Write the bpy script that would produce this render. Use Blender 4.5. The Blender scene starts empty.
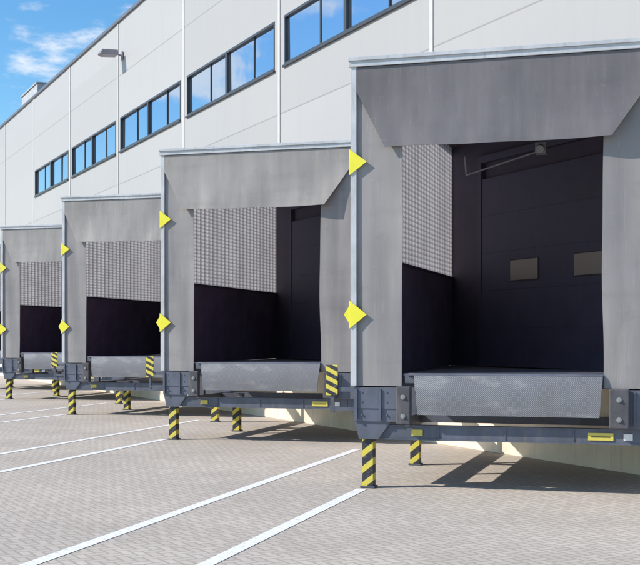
import bpy, bmesh, math, random
from mathutils import Vector, Matrix
random.seed(4)
S = bpy.context.scene
COL = S.collection
S.view_settings.view_transform = 'Standard'
S.view_settings.look = 'None'
S.view_settings.exposure = 0

# ---------------------------------------------------------------- nodes
def new_mat(name):
    m = bpy.data.materials.new(name); m.use_nodes = True
    nt = m.node_tree
    b = nt.nodes['Principled BSDF']
    return m, nt, b
class NB:
    def __init__(s, nt): s.nt = nt
    def n(s, t, **k):
        x = s.nt.nodes.new(t)
        for a, v in k.items(): setattr(x, a, v)
        return x
    def l(s, a, b): s.nt.links.new(a, b)
    def setin(s, sock, v):
        if isinstance(v, bpy.types.NodeSocket): s.l(v, sock)
        else: sock.default_value = v
    def m(s, op, a, b=0.0, c=None):
        x = s.n('ShaderNodeMath', operation=op)
        s.setin(x.inputs[0], a); s.setin(x.inputs[1], b)
        if c is not None: s.setin(x.inputs[2], c)
        return x.outputs[0]
    def mix(s, f, a, b, bt='MIX'):
        x = s.n('ShaderNodeMix', data_type='RGBA', blend_type=bt)
        s.setin(x.inputs[0], f); s.setin(x.inputs[6], a); s.setin(x.inputs[7], b)
        return x.outputs[2]
    def noise(s, vec, scale, detail=4, rough=0.55):
        x = s.n('ShaderNodeTexNoise'); s.l(vec, x.inputs['Vector'])
        x.inputs['Scale'].default_value = scale; x.inputs['Detail'].default_value = detail
        x.inputs['Roughness'].default_value = rough
        return x.outputs[0]
    def ramp(s, f, a, b, smooth=True):
        x = s.n('ShaderNodeMapRange', interpolation_type='SMOOTHSTEP' if smooth else 'LINEAR')
        s.l(f, x.inputs[0]); x.inputs[1].default_value = a; x.inputs[2].default_value = b
        return x.outputs[0]
    def mapping(s, vec, scale=(1,1,1), rot=(0,0,0), loc=(0,0,0)):
        x = s.n('ShaderNodeMapping'); s.l(vec, x.inputs[0])
        x.inputs['Rotation'].default_value = rot; x.inputs['Scale'].default_value = scale
        x.inputs['Location'].default_value = loc
        return x.outputs[0]
    def bump(s, h, strength, dist, bsdf):
        x = s.n('ShaderNodeBump'); s.l(h, x.inputs['Height'])
        x.inputs['Strength'].default_value = strength; x.inputs['Distance'].default_value = dist
        s.l(x.outputs[0], bsdf.inputs['Normal'])
def C(r, g, b): return (r, g, b, 1)

def paint_mat(name, col, rough=0.5, metal=0.0, var=0.25, dirt=(0.1,0.09,0.08), dirtamt=0.35, scale=3.0, streak=True, bump=0.15):
    m, nt, b = new_mat(name); N = NB(nt)
    tc = N.n('ShaderNodeTexCoord').outputs['Object']
    big = N.noise(tc, scale, 4, 0.6)
    st = N.noise(N.mapping(tc, (6, 6, 0.7) if streak else (5,5,5)), 2.2, 4, 0.65)
    fine = N.noise(tc, 60, 2, 0.6)
    dark = tuple(c*(1-var) for c in col)
    light = tuple(min(1, c*(1+var)) for c in col)
    c1 = N.mix(N.ramp(big, 0.3, 0.7), C(*dark), C(*light))
    f = N.m('MULTIPLY', N.ramp(st, 0.48, 0.8), dirtamt)
    c2 = N.mix(f, c1, C(*dirt))
    N.l(c2, b.inputs['Base Color'])
    b.inputs['Metallic'].default_value = metal
    r = N.m('ADD', N.m('MULTIPLY', big, 0.25), rough-0.12)
    N.l(r, b.inputs['Roughness'])
    N.bump(fine, bump, 0.004, b)
    return m

# herringbone pavers ------------------------------------------------------
def paver_color(N):
    pos = N.n('ShaderNodeNewGeometry').outputs['Position']
    mp = N.mapping(pos, (12.0, 12.0, 1), (0, 0, math.radians(16.3+45)))
    sx = N.n('ShaderNodeSeparateXYZ'); N.l(mp, sx.inputs[0])
    x, y = sx.outputs[0], sx.outputs[1]
    i, j = N.m('FLOOR', x), N.m('FLOOR', y)
    fx, fy = N.m('SUBTRACT', x, i), N.m('SUBTRACT', y, j)
    k = N.m('FLOORED_MODULO', N.m('SUBTRACT', i, j), 4.0)
    def eq(v): return N.m('COMPARE', k, float(v), 0.2)
    e0, e1, e2, e3 = eq(0), eq(1), eq(2), eq(3)
    dl = N.m('MULTIPLY_ADD', e1, 10.0, fx)
    dr = N.m('MULTIPLY_ADD', e0, 10.0, N.m('SUBTRACT', 1.0, fx))
    db = N.m('MULTIPLY_ADD', e2, 10.0, fy)
    dt = N.m('MULTIPLY_ADD', e3, 10.0, N.m('SUBTRACT', 1.0, fy))
    d = N.m('MINIMUM', N.m('MINIMUM', dl, dr), N.m('MINIMUM', db, dt))
    cx = N.n('ShaderNodeCombineXYZ')
    N.l(N.m('SUBTRACT', i, e1), cx.inputs[0]); N.l(N.m('SUBTRACT', j, e2), cx.inputs[1])
    wn = N.n('ShaderNodeTexWhiteNoise', noise_dimensions='3D'); N.l(cx.outputs[0], wn.inputs['Vector'])
    rnd = wn.outputs['Value']
    big = N.noise(pos, 0.45, 5, 0.6)
    mid = N.noise(pos, 3.0, 5, 0.65)
    fine = N.noise(pos, 140, 2, 0.7)
    c = N.mix(rnd, C(0.545, 0.48, 0.405), C(0.62, 0.55, 0.47))
    c = N.mix(N.ramp(big, 0.35, 0.68), N.mix(1.0, c, C(0.86, 0.86, 0.87), 'MULTIPLY'), c)
    c = N.mix(N.m('MULTIPLY', N.ramp(mid, 0.48, 0.8), 0.35), c, C(0.42, 0.36, 0.30))
    c = N.mix(N.m('MULTIPLY', N.ramp(fine, 0.5, 0.75), 0.4), c, C(0.37, 0.315, 0.26))
    joint = N.ramp(d, 0.0, 0.22)
    c = N.mix(N.m('MULTIPLY_ADD', joint, 0.56, 0.44), C(0.26, 0.215, 0.175), c)
    h = N.m('ADD', N.m('MULTIPLY', joint, 1.0), N.m('MULTIPLY', fine, 0.25))
    return pos, c, h, joint, mid, fine
m_pave, nt, b = new_mat('paving'); N = NB(nt)
pos, c, h, joint, mid, fine = paver_color(N)
N.l(c, b.inputs['Base Color']); b.inputs['Roughness'].default_value = 0.92
b.inputs['Specular IOR Level'].default_value = 0.2
N.bump(h, 0.35, 0.0035, b)
m_line, nt, b = new_mat('line_paint'); N = NB(nt)
pos, c, h, joint, mid, fine = paver_color(N)
wear = N.noise(pos, 16, 6, 0.75)
f = N.m('MULTIPLY', N.ramp(wear, 0.31, 0.45), N.m('MULTIPLY_ADD', joint, 0.25, 0.75))
c = N.mix(f, c, C(0.88, 0.87, 0.85))
N.l(c, b.inputs['Base Color']); b.inputs['Roughness'].default_value = 0.75
N.bump(h, 0.2, 0.003, b)

# facade cladding -----------------------------------------------------------
def clad():
    m, nt, b = new_mat('cladding'); N = NB(nt)
    tc = N.n('ShaderNodeTexCoord').outputs['Object']
    sx = N.n('ShaderNodeSeparateXYZ'); N.l(tc, sx.inputs[0]); z = sx.outputs[2]; x = sx.outputs[0]
    g = None
    for zz in (2.3, 4.2, 6.1, 9.25):
        dd = N.m('ABSOLUTE', N.m('SUBTRACT', z, zz))
        e = N.m('LESS_THAN', dd, 0.012)
        g = e if g is None else N.m('MAXIMUM', g, e)
    cx = N.n('ShaderNodeCombineXYZ')
    N.l(N.m('FLOOR', N.m('DIVIDE', N.m('ADD', x, 0.38), 6.05)), cx.inputs[0])
    N.l(N.m('FLOOR', N.m('DIVIDE', N.m('SUBTRACT', z, 0.4), 1.9)), cx.inputs[1])
    wn = N.n('ShaderNodeTexWhiteNoise'); N.l(cx.outputs[0], wn.inputs['Vector'])
    c = N.mix(wn.outputs['Value'], C(0.395, 0.385, 0.375), C(0.43, 0.42, 0.41))
    st = N.noise(N.mapping(tc, (3, 3, 0.25)), 1.5, 5, 0.6)
    c = N.mix(N.m('MULTIPLY', N.ramp(st, 0.45, 0.8), 0.2), c, C(0.34, 0.33, 0.32))
    c = N.mix(g, c, C(0.29, 0.28, 0.275))
    N.l(c, b.inputs['Base Color']); b.inputs['Roughness'].default_value = 0.5
    b.inputs['Specular IOR Level'].default_value = 0.25
    wav = N.noise(tc, 0.8, 2, 0.5)
    N.bump(N.m('SUBTRACT', wav, g), 0.35, 0.02, b)
    return m
m_clad = clad()
m_strip = paint_mat('strip_paint', (0.55, 0.54, 0.53), 0.45, var=0.04, dirtamt=0.08)
m_cope = paint_mat('coping_metal', (0.12, 0.13, 0.16), 0.45, var=0.15)
m_roof = paint_mat('roofing', (0.2, 0.2, 0.2), 0.85)
m_conc = paint_mat('plinth_concrete', (0.76, 0.65, 0.52), 0.85, var=0.08, dirt=(0.4,0.33,0.26), dirtamt=0.4, scale=1.5)
m_frame = paint_mat('window_frame_paint', (0.045, 0.048, 0.055), 0.4, var=0.1)
m_alu = paint_mat('pale_aluminium', (0.54, 0.545, 0.555), 0.45, metal=0.15, var=0.1, dirt=(0.26,0.24,0.23), dirtamt=0.45)
m_steel = paint_mat('blue_grey_steel', (0.105, 0.115, 0.15), 0.5, metal=0.1, var=0.2, dirt=(0.21,0.18,0.15), dirtamt=0.5)
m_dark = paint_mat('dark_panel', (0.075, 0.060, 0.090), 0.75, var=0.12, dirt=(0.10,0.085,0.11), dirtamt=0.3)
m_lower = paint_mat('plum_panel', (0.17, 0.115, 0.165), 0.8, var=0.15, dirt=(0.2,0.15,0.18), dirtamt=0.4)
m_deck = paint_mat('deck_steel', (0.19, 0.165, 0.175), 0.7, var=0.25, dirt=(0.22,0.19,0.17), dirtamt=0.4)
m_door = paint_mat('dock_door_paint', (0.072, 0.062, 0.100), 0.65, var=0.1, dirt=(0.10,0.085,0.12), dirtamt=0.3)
m_rub = paint_mat('black_rubber', (0.04, 0.038, 0.042), 0.75, var=0.3, dirt=(0.16,0.14,0.12), dirtamt=0.6, bump=0.4)
m_bumper = paint_mat('worn_rubber', (0.08, 0.076, 0.085), 0.75, var=0.3, dirt=(0.18,0.16,0.15), dirtamt=0.6, bump=0.4)
m_bolt = paint_mat('zinc_bolt', (0.38, 0.38, 0.38), 0.4, metal=0.7, var=0.1)
m_lampbody = paint_mat('lamp_housing', (0.30, 0.30, 0.31), 0.45, var=0.1)
m_vent = paint_mat('vent_metal', (0.45, 0.45, 0.46), 0.5, var=0.1)
m_pipe = paint_mat('pale_tube', (0.28, 0.26, 0.29), 0.4, var=0.1)
m_white = paint_mat('white_label', (0.75, 0.75, 0.73), 0.5, var=0.05)

# fabric
def fabric(name, base, lite, spec=0.3):
    m, nt, b = new_mat(name); N = NB(nt)
    tc = N.n('ShaderNodeTexCoord').outputs['Object']
    info = N.n('ShaderNodeObjectInfo').outputs['Random']
    off = N.n('ShaderNodeVectorMath', operation='ADD'); N.l(tc, off.inputs[0])
    cx = N.n('ShaderNodeCombineXYZ'); N.l(N.m('MULTIPLY', info, 40.0), cx.inputs[0]); N.l(cx.outputs[0], off.inputs[1])
    v = off.outputs[0]
    a = N.noise(v, 0.9, 3, 0.5)
    s = N.noise(N.mapping(v, (4, 4, 0.25)), 1.4, 5, 0.65)
    scr = N.noise(N.mapping(v, (30, 30, 1.0), (0, 0.12, 0)), 2.2, 3, 0.6)
    scr2 = N.noise(N.mapping(v, (3, 3, 30), (0, 0.35, 0)), 2.0, 3, 0.6)
    blot = N.noise(v, 4.0, 6, 0.7)
    w = N.noise(N.mapping(v, (0.4, 0.4, 3)), 1.4, 3, 0.5)
    c = N.mix(N.ramp(a, 0.25, 0.75), C(*base), C(*lite))
    c = N.mix(N.m('MULTIPLY', N.ramp(s, 0.46, 0.74), 0.4), c, C(*[x*1.28 for x in lite]))
    c = N.mix(N.m('MULTIPLY', N.ramp(scr, 0.6, 0.72), 0.3), c, C(*[x*1.45 for x in lite]))
    c = N.mix(N.m('MULTIPLY', N.ramp(scr2, 0.66, 0.74), 0.3), c, C(*[x*1.5 for x in lite]))
    c = N.mix(N.m('MULTIPLY', N.ramp(w, 0.5, 0.8), 0.3), c, C(*[x*0.72 for x in base]))
    c = N.mix(N.m('MULTIPLY', N.ramp(blot, 0.54, 0.75), 0.28), c, C(*[x*0.68 for x in base]))
    N.l(c, b.inputs['Base Color'])
    N.l(N.m('MULTIPLY_ADD', s, 0.25, 0.36), b.inputs['Roughness'])
    b.inputs['Specular IOR Level'].default_value = spec
    hh = N.m('ADD', N.noise(N.mapping(v, (2.5, 2.5, 0.4)), 1.4, 1), N.m('MULTIPLY', a, 0.9))
    N.bump(hh, 0.5, 0.04, b)
    return m
m_side = fabric('side_fabric', (0.25, 0.233, 0.228), (0.31, 0.29, 0.283))
m_top = fabric('top_fabric', (0.132, 0.122, 0.126), (0.17, 0.158, 0.162))
m_top_lit = fabric('lit_top_fabric', (0.26, 0.24, 0.225), (0.325, 0.302, 0.283))  # far headers: same fabric, their brighter light put into the colour

# hazard stripes
def hazard(name, period, slope, yk, duty=0.5):
    m, nt, b = new_mat(name); N = NB(nt)
    tc = N.n('ShaderNodeTexCoord').outputs['Object']
    sx = N.n('ShaderNodeSeparateXYZ'); N.l(tc, sx.inputs[0])
    q = N.m('ADD', sx.outputs[2], N.m('MULTIPLY', N.m('ADD', sx.outputs[0], N.m('MULTIPLY', sx.outputs[1], yk)), slope))
    fr = N.m('FLOORED_MODULO', N.m('DIVIDE', q, period), 1.0)
    f = N.m('LESS_THAN', fr, duty)
    nz = N.noise(tc, 25, 5, 0.7)
    c = N.mix(f, C(0.70, 0.58, 0.08), C(0.03, 0.03, 0.038))
    c = N.mix(N.m('MULTIPLY', N.ramp(nz, 0.50, 0.75), 0.5), c, C(0.27, 0.24, 0.19))
    N.l(c, b.inputs['Base Color']); b.inputs['Roughness'].default_value = 0.55
    return m
m_haz = hazard('hazard_stripes', 0.17, -0.8, 0.0, 0.56)
m_haz2 = hazard('hazard_plate_stripes', 0.095, 0.5, 0.0, 0.48)
m_yel = paint_mat('reflector_yellow', (0.86, 0.78, 0.05), 0.4, var=0.06, dirtamt=0.1)
m_label = paint_mat('label_yellow', (0.68, 0.56, 0.10), 0.45, var=0.08, dirtamt=0.2)

# tread plate
def tread():
    m, nt, b = new_mat('tread_plate'); N = NB(nt)
    tc = N.n('ShaderNodeTexCoord').outputs['Object']
    sx = N.n('ShaderNodeSeparateXYZ'); N.l(tc, sx.inputs[0])
    zc = sx.outputs[2]
    a = N.m('ADD', sx.outputs[0], zc); d = N.m('SUBTRACT', sx.outputs[0], zc)
    s1 = N.m('SINE', N.m('MULTIPLY', a, 150)); s2 = N.m('SINE', N.m('MULTIPLY', d, 150))
    bar = N.ramp(N.m('ABSOLUTE', N.m('MULTIPLY', s1, s2)), 0.45, 0.85)
    n1 = N.noise(tc, 4, 5, 0.65)
    n2 = N.noise(N.mapping(tc, (1, 1, 3)), 1.5, 4, 0.6)
    c = N.mix(bar, C(0.15, 0.15, 0.165), C(0.28, 0.275, 0.285))
    c = N.mix(N.m('MULTIPLY', N.ramp(n1, 0.45, 0.7), 0.5), c, C(0.15, 0.14, 0.14))
    c = N.mix(N.m('MULTIPLY', N.ramp(n2, 0.5, 0.68), 0.5), c, C(0.40, 0.39, 0.385))
    N.l(c, b.inputs['Base Color']); b.inputs['Metallic'].default_value = 0.1
    b.inputs['Roughness'].default_value = 0.45
    N.bump(bar, 0.5, 0.003, b)
    return m
m_tread = tread()

# translucent louvred wall in vertical columns
PITCH = 0.19
def perf():
    m, nt, b = new_mat('louvred_sheet'); N = NB(nt)
    tc = N.n('ShaderNodeTexCoord').outputs['Object']
    sx = N.n('ShaderNodeSeparateXYZ'); N.l(tc, sx.inputs[0])
    y, z = sx.outputs[1], sx.outputs[2]
    yy = N.m('DIVIDE', N.m('SUBTRACT', y, 0.13), PITCH)
    fy = N.m('FLOORED_MODULO', yy, 1.0)
    arc = N.m('MULTIPLY', N.m('SINE', N.m('MULTIPLY', fy, math.pi)), 0.3)
    zz = N.m('ADD', N.m('DIVIDE', z, 0.062), arc)
    fz = N.m('FLOORED_MODULO', zz, 1.0)
    ridge = N.m('MULTIPLY', N.ramp(fy, 0.0, 0.35), N.ramp(fy, 1.0, 0.75))
    lou = N.m('MULTIPLY', N.ramp(fz, 0.0, 0.6), N.ramp(fz, 1.0, 0.85))
    n1 = N.noise(tc, 1.2, 3); n2 = N.noise(tc, 12, 2)
    t = N.m('MULTIPLY', N.m('MULTIPLY_ADD', ridge, 0.85, 0.15), N.m('MULTIPLY_ADD', lou, 0.6, 0.4))
    t = N.m('MULTIPLY', t, N.m('ADD', 0.35, N.m('ADD', N.m('MULTIPLY', n1, 0.7), N.m('MULTIPLY', n2, 0.4))))
    tr = N.n('ShaderNodeBsdfTranslucent')
    N.l(N.mix(t, C(0.10, 0.092, 0.10), C(0.50, 0.48, 0.495)), tr.inputs[0])
    N.l(N.mix(t, C(0.10, 0.094, 0.10), C(0.40, 0.385, 0.395)), b.inputs['Base Color']); b.inputs['Roughness'].default_value = 0.5
    b.inputs['Specular IOR Level'].default_value = 0.4
    N.bump(t, 0.4, 0.01, b)
    ms = N.n('ShaderNodeMixShader'); ms.inputs[0].default_value = 0.6
    N.l(b.outputs[0], ms.inputs[1]); N.l(tr.outputs[0], ms.inputs[2])
    N.l(ms.outputs[0], nt.nodes['Material Output'].inputs['Surface'])
    return m
m_perf = perf()

# glass
m_glass, nt, b = new_mat('coated_glass'); N = NB(nt)
tc = N.n('ShaderNodeTexCoord').outputs['Object']
b.inputs['Base Color'].default_value = C(0.46, 0.56, 0.68)
b.inputs['Metallic'].default_value = 0.95; b.inputs['Roughness'].default_value = 0.03
N.bump(N.noise(tc, 0.9, 2), 0.06, 0.05, b)
m_pane, nt, b = new_mat('door_pane')
b.inputs['Base Color'].default_value = C(0.30, 0.235, 0.20); b.inputs['Roughness'].default_value = 0.3

# ---------------------------------------------------------------- mesh helpers
def finish(name, bm, mat, parent=None, bevel=0.0, smooth=False):
    bmesh.ops.recalc_face_normals(bm, faces=bm.faces)
    me = bpy.data.meshes.new(name); bm.to_mesh(me); bm.free()
    o = bpy.data.objects.new(name, me); COL.objects.link(o)
    me.materials.append(mat)
    if smooth:
        for p in me.polygons: p.use_smooth = True
    if bevel:
        md = o.modifiers.new('bevel', 'BEVEL'); md.width = bevel; md.segments = 2; md.limit_method = 'ANGLE'
    if parent: o.parent = parent
    return o
def box(bm, x0, x1, y0, y1, z0, z1):
    v = [bm.verts.new(p) for p in ((x0,y0,z0),(x1,y0,z0),(x1,y1,z0),(x0,y1,z0),(x0,y0,z1),(x1,y0,z1),(x1,y1,z1),(x0,y1,z1))]
    for f in ((0,3,2,1),(4,5,6,7),(0,1,5,4),(1,2,6,5),(2,3,7,6),(3,0,4,7)):
        bm.faces.new([v[i] for i in f])
    return v
def prism(bm, pts, z0, z1, axis='z'):
    def P(a, b, h):
        return (a, b, h) if axis == 'z' else ((a, h, b) if axis == 'y' else (h, a, b))
    lo = [bm.verts.new(P(a, b, z0)) for a, b in pts]
    hi = [bm.verts.new(P(a, b, z1)) for a, b in pts]
    n = len(pts)
    bm.faces.new(lo); bm.faces.new(hi)
    for i in range(n):
        bm.faces.new([lo[i], lo[(i+1) % n], hi[(i+1) % n], hi[i]])
def cyl(bm, p0, p1, r, seg=12):
    p0, p1 = Vector(p0), Vector(p1); d = (p1-p0); L = d.length
    q = d.to_track_quat('Z', 'Y').to_matrix().to_4x4()
    M = Matrix.Translation((p0+p1)/2) @ q
    bmesh.ops.create_cone(bm, cap_ends=True, segments=seg, radius1=r, radius2=r, depth=L, matrix=M)
def mk(name, boxes, mat, parent=None, bevel=0.0):
    bm = bmesh.new()
    for bb in boxes: box(bm, *bb)
    return finish(name, bm, mat, parent, bevel)
def empty(name, loc, rotz):
    e = bpy.data.objects.new(name, None); COL.objects.link(e)
    e.location = loc; e.rotation_euler = (0, 0, rotz); e.empty_display_size = 0.5
    return e

# ---------------------------------------------------------------- layout constants
A = math.atan2(0.281, 0.96)
U = Vector((math.cos(A), -math.sin(A))); V = Vector((math.sin(A), math.cos(A)))
O1 = Vector((0.345, 12.93)); STEP = Vector((-2.925, 6.32))
F = STEP.normalized() * -1          # facade direction, towards the camera
Nn = Vector((-F.y, F.x))            # inward normal
W = 3.15; DEP = 5.5
FO = O1 + V*DEP                     # facade origin
fu, fv = F.dot(U), F.dot(V)
tR = W/fu; DR = DEP + tR*fv         # right wall depth
SLIDE = [0.06, 0.24, 0.25, 0.0, 0.0]

# ---------------------------------------------------------------- ground
bm = bmesh.new()
vs = [bm.verts.new(p) for p in ((-900,-300,0),(900,-300,0),(900,1500,0),(-900,1500,0))]
bm.faces.new(vs)
g = finish('ground', bm, m_pave)
g['kind'] = 'structure'; g['label'] = 'beige herringbone block paving yard'

# ---------------------------------------------------------------- one loading dock
p0 = O1 + F*SLIDE[0]
dock = empty('loading_dock', (p0.x, p0.y, 0), -A)
def part(name, boxes, mat, bevel=0.0, parent=None):
    return mk(name, boxes, mat, parent or dock, bevel)
# frame (pale aluminium edge)
bm = bmesh.new()
box(bm, -0.03, 0.035, -0.05, 0.12, 1.1, 4.56)
box(bm, W-0.035, W+0.03, -0.05, 0.12, 1.1, 4.56)
box(bm, -0.05, W+0.05, -0.09, 0.16, 4.565, 4.605)
box(bm, -0.045, W+0.045, -0.07, -0.048, 4.505, 4.566)
finish('shelter_frame', bm, m_alu, dock, 0.003)
# roof
bm = bmesh.new()
prism(bm, [(-0.02,0.17),(W+0.02,0.17),(W+0.02,DR-0.02),(-0.02,DEP-0.03)], 4.45, 4.59)
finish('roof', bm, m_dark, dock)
# floor deck
bm = bmesh.new()
prism(bm, [(0.0,0.06),(W,0.06),(W,DR-0.02),(0.0,DEP-0.03)], 1.09, 1.20)
finish('deck', bm, m_deck, dock, 0.004)
# walls
ZS = 2.50
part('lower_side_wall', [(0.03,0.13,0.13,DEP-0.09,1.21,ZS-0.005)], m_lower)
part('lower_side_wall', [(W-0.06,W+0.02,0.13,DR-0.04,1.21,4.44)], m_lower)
bm = bmesh.new()   # shallow corrugated translucent upper wall
y = 0.13; prof = []
while y < DEP-0.12:
    prof += [(0.098, y), (0.117, y+PITCH*0.2), (0.13, y+PITCH*0.55), (0.117, y+PITCH*0.85)]
    y += PITCH
cols = [(bm.verts.new((x, yy, ZS)), bm.verts.new((x, yy, 4.44))) for x, yy in prof]
for a, c in zip(cols, cols[1:]):
    bm.faces.new([a[0], c[0], c[1], a[1]])
o = finish('louvred_side_wall', bm, m_perf, dock, smooth=True); o['label'] = 'pale louvred translucent upper wall'
part('wall_rail', [(0.135,0.155,0.13,DEP-0.10,ZS-0.01,ZS+0.02)], m_dark)
# back wall and sectional door in the facade plane
def facade_local(t, off):
    return (fu*t + off*fv*1.0, DEP + fv*t - off*fu*1.0)
def fbox(bm, t0, t1, o0, o1, z0, z1):
    pts = [facade_local(t0,o0), facade_local(t1,o0), facade_local(t1,o1), facade_local(t0,o1)]
    prism(bm, pts, z0, z1)
bm = bmesh.new()
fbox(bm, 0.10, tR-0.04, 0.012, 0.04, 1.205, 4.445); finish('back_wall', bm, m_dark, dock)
bm = bmesh.new()
fbox(bm, 1.16, 4.34, 0.05, 0.10, 1.215, 3.86)
for k in range(5):
    fbox(bm, 1.15, 4.35, 0.098, 0.105, 1.22+k*0.53, 1.22+k*0.53+0.525)
door = finish('dock_door', bm, m_door, dock)
bm = bmesh.new()
fbox(bm, 1.05, 1.14, 0.045, 0.115, 1.21, 4.12); fbox(bm, 4.36, 4.45, 0.045, 0.115, 1.21, 4.12); fbox(bm, 1.05, 4.45, 0.045, 0.12, 4.10, 4.2)
finish('door_frame', bm, m_door, dock, 0.004)
for tc_ in (2.20, 3.62):
    bm = bmesh.new(); fbox(bm, tc_-0.32, tc_+0.32, 0.107, 0.117, 2.40, 2.67)
    w = finish('door_window', bm, m_pane, door)
    bm = bmesh.new()
    fbox(bm, tc_-0.335, tc_+0.335, 0.1035, 0.113, 2.385, 2.685)
    finish('window_gasket', bm, m_rub, w)
# curtains
def sheet(name, fn, nu, nz, mat, thick=0.006, seed=0):
    bm = bmesh.new(); g = []
    for j in range(nz+1):
        g.append([bm.verts.new(fn(i/nu, j/nz)) for i in range(nu+1)])
    for j in range(nz):
        for i in range(nu):
            bm.faces.new([g[j][i], g[j][i+1], g[j+1][i+1], g[j+1][i]])
    o = finish(name, bm, mat, dock, smooth=True)
    md = o.modifiers.new('thick', 'SOLIDIFY'); md.thickness = thick; md.offset = 0
    es = o.modifiers.new('split', 'EDGE_SPLIT'); es.split_angle = math.radians(40)
    return o
def side(u0, u1, s):
    def fn(a, b):
        u = u0 + (u1-u0)*a; z = 1.10 + (4.48-1.10)*b
        inner = a if s > 0 else 1-a
        u += (0.008*math.sin(z*2.3+s) + 0.003*math.sin(z*5.1))*(inner)
        v = -0.012 - 0.02*inner + 0.014*math.sin(z*2.4+2*a+s)*inner + 0.005*math.sin(a*7+z*1.3)
        return (u, v, z)
    return fn
sheet('side_curtain', side(0.037, 0.53, 1), 10, 40, m_side)
sheet('side_curtain', side(2.60, W-0.037, -1), 10, 40, m_side)
def top(a, b):
    z = 4.50 - b*(4.50-3.63)
    k = max(0, (4.24-z)/(4.24-3.63))
    uL = 0.037 + k*0.32; uR = W-0.037 - k*0.42
    u = uL + (uR-uL)*a
    v = -0.045 - 0.03*b - 0.06*b*b + 0.014*math.sin(a*9+b*2)*b + 0.005*math.sin(a*23)*b
    z += -0.010*math.sin(a*math.pi)*b + 0.004*math.sin(a*14)*b
    return (u, v, z)
sheet('top_curtain', top, 40, 20, m_top)
part('top_rail', [(0.04, W-0.04, -0.044, -0.02, 4.46, 4.489)], m_alu, 0.004)
# yellow corner markers (folded plates)
for zc, r in ((3.49, 0.135), (1.86, 0.145)):
    bm = bmesh.new()
    prism(bm, [(-0.034, zc-r), (0.15, zc), (-0.034, zc+r)], -0.064, -0.055, 'y')
    prism(bm, [(-0.058, zc-r), (0.12, zc), (-0.058, zc+r)], -0.043, -0.033, 'x')
    if r > 0.14:
        prism(bm, [(-0.033, zc-r*0.75), (-0.033, zc+r*0.75), (-0.10, zc)], -0.0625, -0.0565, 'y')
    finish('yellow_marker', bm, m_yel, dock)
# leveller: deck edge + hanging lip
lev = part('dock_leveller', [(0.54, 2.62, -0.02, 2.1, 1.203, 1.235), (0.56, 2.60, -0.03, 0.0, 1.13, 1.204)], m_steel, 0.005)
def lipf(a, b):
    z = 1.215 - 0.41*b; k = 0.05*b
    u = (0.66+k) + (2.60-k*0.6-0.66-k)*a
    v = -0.045 - 0.05*b - 0.02*math.sin(b*math.pi)
    return (u, v, z)
o = sheet('leveller_lip', lipf, 12, 10, m_tread, 0.016); o.parent = lev
bm = bmesh.new(); cyl(bm, (0.6,-0.035,1.222), (2.6,-0.035,1.222), 0.018)
finish('hinge', bm, m_steel, lev)
# bumpers
for u0, u1 in ((0.485, 0.635), (2.665, 2.86)):
    bp = part('bumper', [(u0, u1, -0.13, -0.031, 0.70, 1.10)], m_bumper, 0.012)
    for zz in (0.79, 0.99):
        bm = bmesh.new()
        uc = (u0+u1)/2
        cyl(bm, (uc, -0.141, zz), (uc, -0.129, zz), 0.026, 16); cyl(bm, (uc, -0.154, zz), (uc, -0.140, zz), 0.014, 6)
        finish('bolt', bm, m_bolt, bp)
# corner structure
bm = bmesh.new()
box(bm, 0.0, 0.47, -0.03, 0.30, 0.86, 1.085)
prism(bm, [(0.0,0.72),(0.47,0.72),(0.47,0.862),(0.0,0.862)], -0.02, 0.30, 'y')
box(bm, 0.02, 0.04, -0.05, -0.015, 0.74, 1.07); box(bm, 0.28, 0.30, -0.05, -0.015, 0.74, 1.07)
prism(bm, [(0.05,0.53),(0.26,0.53),(0.40,0.722),(0.0,0.722)], 0.0, 0.018, 'y')
for zz in (0.79, 0.93, 1.03):
    for uu in (0.09, 0.36):
        cyl(bm, (uu,-0.036,zz), (uu,-0.015,zz), 0.011, 8)
finish('corner_bracket', bm, m_steel, dock)
bm = bmesh.new()
box(bm, 2.66, 3.14, -0.02, 0.30, 0.69, 1.085)
box(bm, 2.90, 2.92, -0.04, -0.015, 0.72, 1.07)
finish('corner_bracket', bm, m_steel, dock)
# beams
bm = bmesh.new()
box(bm, 0.30, W+0.32, 0.032, 0.12, 0.54, 0.675)
box(bm, 0.30, W+0.32, 0.02, 0.14, 0.528, 0.542); box(bm, 0.30, W+0.32, 0.02, 0.14, 0.672, 0.686)
for uu in (0.9, 1.6, 2.3, 3.0):
    box(bm, uu, uu+0.012, 0.022, 0.04, 0.541, 0.673)
finish('cross_beam', bm, m_steel, dock)
part('side_beam', [(0.06, 0.23, 0.29, 5.0, 0.53, 0.67),(0.08, 0.2, 1.2, 1.28, 0.668, 1.088),(0.08, 0.2, 2.5, 2.58, 0.668, 1.088),(0.08, 0.2, 3.9, 3.98, 0.668, 1.088)], m_steel)
part('side_beam', [(2.95, 3.1, 0.29, DR-0.03, 0.53, 0.67),(2.97, 3.08, 0.9, 0.98, 0.668, 1.088)], m_steel)
part('tie_beam', [(0.231, 2.949, 2.45, 2.57, 0.55, 0.65)], m_steel)
# support legs
def leg_at(uu, vv, parent, top=0.527):
    leg = mk('support_leg', [(uu-0.060, uu+0.060, vv-0.062, vv+0.062, 0.02, top)], m_haz, parent, 0.003)
    mk('foot_plate', [(uu-0.08, uu+0.08, vv-0.08, vv+0.08, 0.004, 0.021)], m_steel, leg, 0.002)
    return leg
leg_at(0.135, 0.10, dock)
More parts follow.
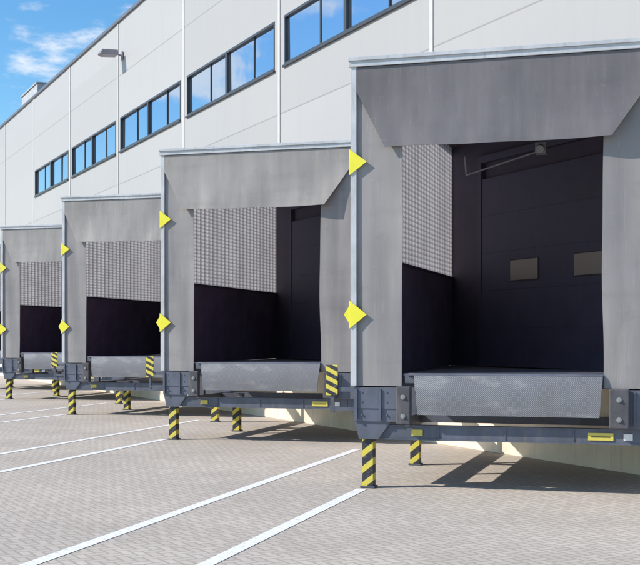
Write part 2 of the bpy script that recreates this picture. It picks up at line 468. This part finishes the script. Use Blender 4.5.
# striped guide plate fixed beside the frame
hz = part('striped_plate', [(-0.335, -0.205, 0.06, 0.075, 0.99, 1.32)], m_haz2, 0.002)
part('plate_bracket', [(-0.30, 0.02, 0.077, 0.10, 1.03, 1.075), (-0.29, -0.25, 0.076, 0.11, 0.80, 1.28), (-0.29, 0.01, 0.078, 0.108, 0.82, 0.86)], m_steel, 0, hz)
# stickers
part('warning_label', [(0.62, 0.74, 0.018, 0.024, 0.575, 0.64)], m_label)
wl_ = part('warning_label', [(2.45, 2.70, 0.018, 0.024, 0.57, 0.645)], m_label)
part('white_label', [(2.80, 2.89, 0.018, 0.024, 0.575, 0.64)], m_white)
part('label_print', [(2.48,2.67,0.0155,0.0185,0.60,0.612)], m_rub, 0, wl_)
# dock light on folding arm
bm = bmesh.new(); cyl(bm, (1.88,1.2,4.44), (1.88,1.2,3.78), 0.012); cyl(bm, (1.84,1.2,3.72), (1.02,1.15,3.47), 0.010)
cyl(bm, (1.02,1.15,3.46), (1.00,1.15,3.68), 0.010)
lamp = finish('lamp_arm', bm, m_pipe, dock)
bm = bmesh.new(); box(bm, 1.80, 1.92, 1.10, 1.26, 3.68, 3.80); cyl(bm, (1.86,1.11,3.73),(1.86,1.03,3.71),0.045)
finish('lamp_head', bm, m_lampbody, lamp)

dock['category'] = 'loading dock'; dock['group'] = 'row of loading docks along the warehouse'
def copy_tree(src, newparent, skip=()):
    c = src.copy(); COL.objects.link(c); c.parent = newparent
    for ch in list(src.children):
        if ch.name.split('.')[0] in skip: continue
        copy_tree(ch, c, skip)
    return c
top_mesh2 = None
for k in range(1, 5):
    d = copy_tree(dock, None, ('door_window', 'lamp_arm'))
    p = O1 + STEP*k + F*SLIDE[k]
    d.location = (p.x, p.y, 0)
    d['label'] = 'sunlit-tinted header dock shelter on blue-grey steel platform with striped legs'
    for ch in d.children:
        if ch.name.startswith('top_curtain'):
            if top_mesh2 is None:
                top_mesh2 = ch.data.copy(); top_mesh2.materials[0] = m_top_lit
            ch.data = top_mesh2
    leg_at(0.50, 2.0, d, 0.60)
    mk('rear_tie_beam', [(0.231, 0.62, 1.95, 2.05, 0.595, 0.66)], m_steel, d)
    leg_at(-0.72, 4.1, d, 0.50)
    mk('outrigger', [(-0.80, 0.059, 4.05, 4.15, 0.50, 0.60)], m_steel, d)
leg_at(0.145, 2.52, dock)
dock['label'] = 'grey dock shelter with dark header and bolted bumpers on steel legs'

# ---------------------------------------------------------------- painted lines
def strip_line(u, v0, v1, w=0.12):
    o0 = O1
    def P(uu, vv):
        q = o0 + U*uu + V*vv; return (q.x, q.y, 0.004)
    bm = bmesh.new(); n = 12
    a = [bm.verts.new(P(u-w/2, v0+(v1-v0)*i/n)) for i in range(n+1)]
    c = [bm.verts.new(P(u+w/2, v0+(v1-v0)*i/n)) for i in range(n+1)]
    for i in range(n): bm.faces.new([a[i], c[i], c[i+1], a[i+1]])
    o = finish('parking_line', bm, m_line)
    o['label'] = 'worn white painted bay line on block paving'; o['category'] = 'painted line'
    o['group'] = 'white lines marking the loading bays'
su, sv = STEP.dot(U), STEP.dot(V)
for k in range(0, 6):
    strip_line(0.14 + su*k, -14+sv*k*0.2, -0.1 + sv*k)
    strip_line(3.52 + su*k, -14+sv*k*0.2, (-0.95 if k else 0.0) + sv*k)

# ---------------------------------------------------------------- warehouse
rz = math.atan2(F.y, F.x)
wh = empty('warehouse', (FO.x, FO.y, 0), rz)
wh['label'] = 'long pale grey clad warehouse with ribbon windows and dark coping'; wh['category'] = 'warehouse'
T0, T1, HT = -75.0, 9.0, 10.8
J0, JS = -0.38, 6.05
ZB, ZT = 7.03, 8.02
wins = [(J0-JS*(k+1)+0.26, J0-JS*k-0.24) for k in range(5)]
bm = bmesh.new()
box(bm, T0, T1, 0, 0.3, 0, ZB); box(bm, T0, T1, 0, 0.3, ZT, HT)
edges = [T0] + [x for w in reversed(wins) for x in w] + [T1]
for i in range(0, len(edges), 2):
    box(bm, edges[i], edges[i+1], 0, 0.3, ZB, ZT)
box(bm, T0, T1, 39.7, 40, 0, HT); box(bm, T0, T0+0.3, 0.3, 39.7, 0, HT); box(bm, T1-0.3, T1, 0.3, 39.7, 0, HT)
finish('wall', bm, m_clad, wh)
mk('roof', [(T0+0.3, T1-0.3, 0.3, 39.7, 10.2, 10.4)], m_roof, wh)
mk('coping', [(T0-0.05, T1+0.05, -0.06, 0.36, HT, HT+0.10)], m_cope, wh, 0.01)
mk('plinth', [(T0, T1, -0.03, -0.002, 0, 1.05)], m_conc, wh, 0.005)
for k in range(-1, 12):
    t = J0 - JS*k
    o = mk('cladding_strip', [(t-0.05, t+0.05, -0.018, -0.002, 1.06, HT-0.005)], m_strip, wh, 0.004)
for (a, c) in wins:
    L = c-a
    xs0 = [a, a+0.29*L, a+0.495*L, a+0.78*L, c]
    hw = [0.045, 0.018, 0.055, 0.018, 0.045]
    bm = bmesh.new()
    y0, y1 = -0.012, 0.10
    box(bm, a+0.002, c-0.002, y0, y1, ZB+0.002, ZB+0.05); box(bm, a+0.002, c-0.002, y0, y1, ZT-0.05, ZT-0.002)
    for i, (x, w) in enumerate(zip(xs0, hw)):
        l = x+0.003 if i == 0 else x-w; r = x-0.003 if i == 4 else x+w
        yf = y0+0.001 if i in (0, 2, 4) else 0.03
        box(bm, l, r, yf, y1, ZB+0.049, ZT-0.049)
    fr = finish('window', bm, m_frame, wh)
    for i in range(4):
        l = xs0[i]+hw[i]; r = xs0[i+1]-hw[i+1]
        bm = bmesh.new(); tw = random.uniform(-0.008, 0.008); tz = random.uniform(-0.006, 0.006)
        z0, z1 = ZB+0.051, ZT-0.051
        vs = [bm.verts.new(p) for p in ((l, 0.05+tw, z0), (r, 0.05-tw, z0), (r, 0.05-tw+tz, z1), (l, 0.05+tw+tz, z1))]
        bm.faces.new(vs); finish('pane', bm, m_glass, fr)
    mk('sill', [(a-0.03, c+0.03, -0.05, -0.013, ZB-0.04, ZB+0.001)], m_frame, fr, 0.004)

# wall lamp
def wpos(t, off, z):
    p = FO + F*t - Nn*off; return (p.x, p.y, z)
wl = empty('wall_lamp', wpos(-18.0, 0.0, 9.75), rz)
wl['label'] = 'grey floodlight on a bracket high on the warehouse wall'; wl['category'] = 'floodlight'
bm = bmesh.new(); box(bm, -0.08, 0.08, -0.04, -0.020, -0.12, 0.12); cyl(bm, (0,-0.035,0), (0,-0.22,0.05), 0.025)
finish('bracket', bm, m_pipe, wl)
bm = bmesh.new(); prism(bm, [(-0.18,-0.02),(-0.2,0.12),(-0.66,0.10),(-0.70,0.0),(-0.6,-0.05)], -0.2, 0.2, 'x')
finish('lamp_housing', bm, m_pipe, wl, 0.015)
# roof unit
ru = empty('roof_vent', (FO + F*(-34.5) + Nn*1.0).to_3d(), rz); ru.location.z = 10.4
ru['label'] = 'small pale metal ventilation unit on the warehouse roof'; ru['category'] = 'roof vent'
mk('vent_body', [(-1.6, 1.6, -0.4, 0.9, 0, 1.5)], m_vent, ru, 0.02)
mk('vent_cap', [(-1.65, 1.65, -0.45, 0.95, 1.499, 1.56)], m_vent, ru, 0.01)

# ---------------------------------------------------------------- light
sdl = U*1.22 + V*0.62
sd = Vector((sdl.x, sdl.y, -1.0)).normalized()
sun = bpy.data.lights.new('sun', 'SUN'); sun.energy = 5.0; sun.angle = math.radians(0.5); sun.color = (1.0, 0.95, 0.88)
so = bpy.data.objects.new('sun', sun); COL.objects.link(so)
so.rotation_euler = sd.to_track_quat('-Z', 'Y').to_euler(); so.location = (-20, -20, 40)
wd = bpy.data.worlds.new('World'); S.world = wd; wd.use_nodes = True
N = NB(wd.node_tree); bg = wd.node_tree.nodes['Background']
sky = N.n('ShaderNodeTexSky', sky_type='NISHITA'); sky.sun_disc = False
sky.sun_elevation = math.asin(-sd.z); sky.sun_rotation = math.atan2(-sd.x, -sd.y) % (2*math.pi)
sky.ozone_density = 1.5; sky.air_density = 1.0; sky.dust_density = 0.3
tc = N.n('ShaderNodeTexCoord').outputs['Generated']
hs = N.n('ShaderNodeHueSaturation'); hs.inputs['Saturation'].default_value = 1.3; hs.inputs['Value'].default_value = 1.25
N.l(sky.outputs[0], hs.inputs['Color'])
base = N.mix(1.0, hs.outputs[0], C(0.88, 1.05, 1.09), 'MULTIPLY')
mp = N.mapping(tc, (1, 1, 2.6), loc=(-0.10, 0, -0.06))
n1 = N.noise(mp, 5.5, 8, 0.6)
sx = N.n('ShaderNodeSeparateXYZ'); N.l(tc, sx.inputs[0])
left = N.ramp(sx.outputs[0], -0.4, -0.7)           # more cumulus towards the west
n1 = N.m('ADD', n1, N.m('MULTIPLY', left, 0.07))
cl = N.ramp(n1, 0.58, 0.70)
skyc = N.mix(N.m('MULTIPLY', cl, 0.85), base, C(8.0, 8.0, 8.1))
N.l(skyc, bg.inputs['Color']); bg.inputs['Strength'].default_value = 0.135

# ---------------------------------------------------------------- camera
cam = bpy.data.cameras.new('camera'); co = bpy.data.objects.new('camera', cam); COL.objects.link(co)
co.location = (0, 0, 1.6); co.rotation_euler = (math.radians(90), 0, 0)
cam.sensor_width = 36; cam.lens = 1200/640*36; cam.shift_y = 56.5/640
cam.clip_end = 3000; cam.clip_start = 0.1
S.camera = co
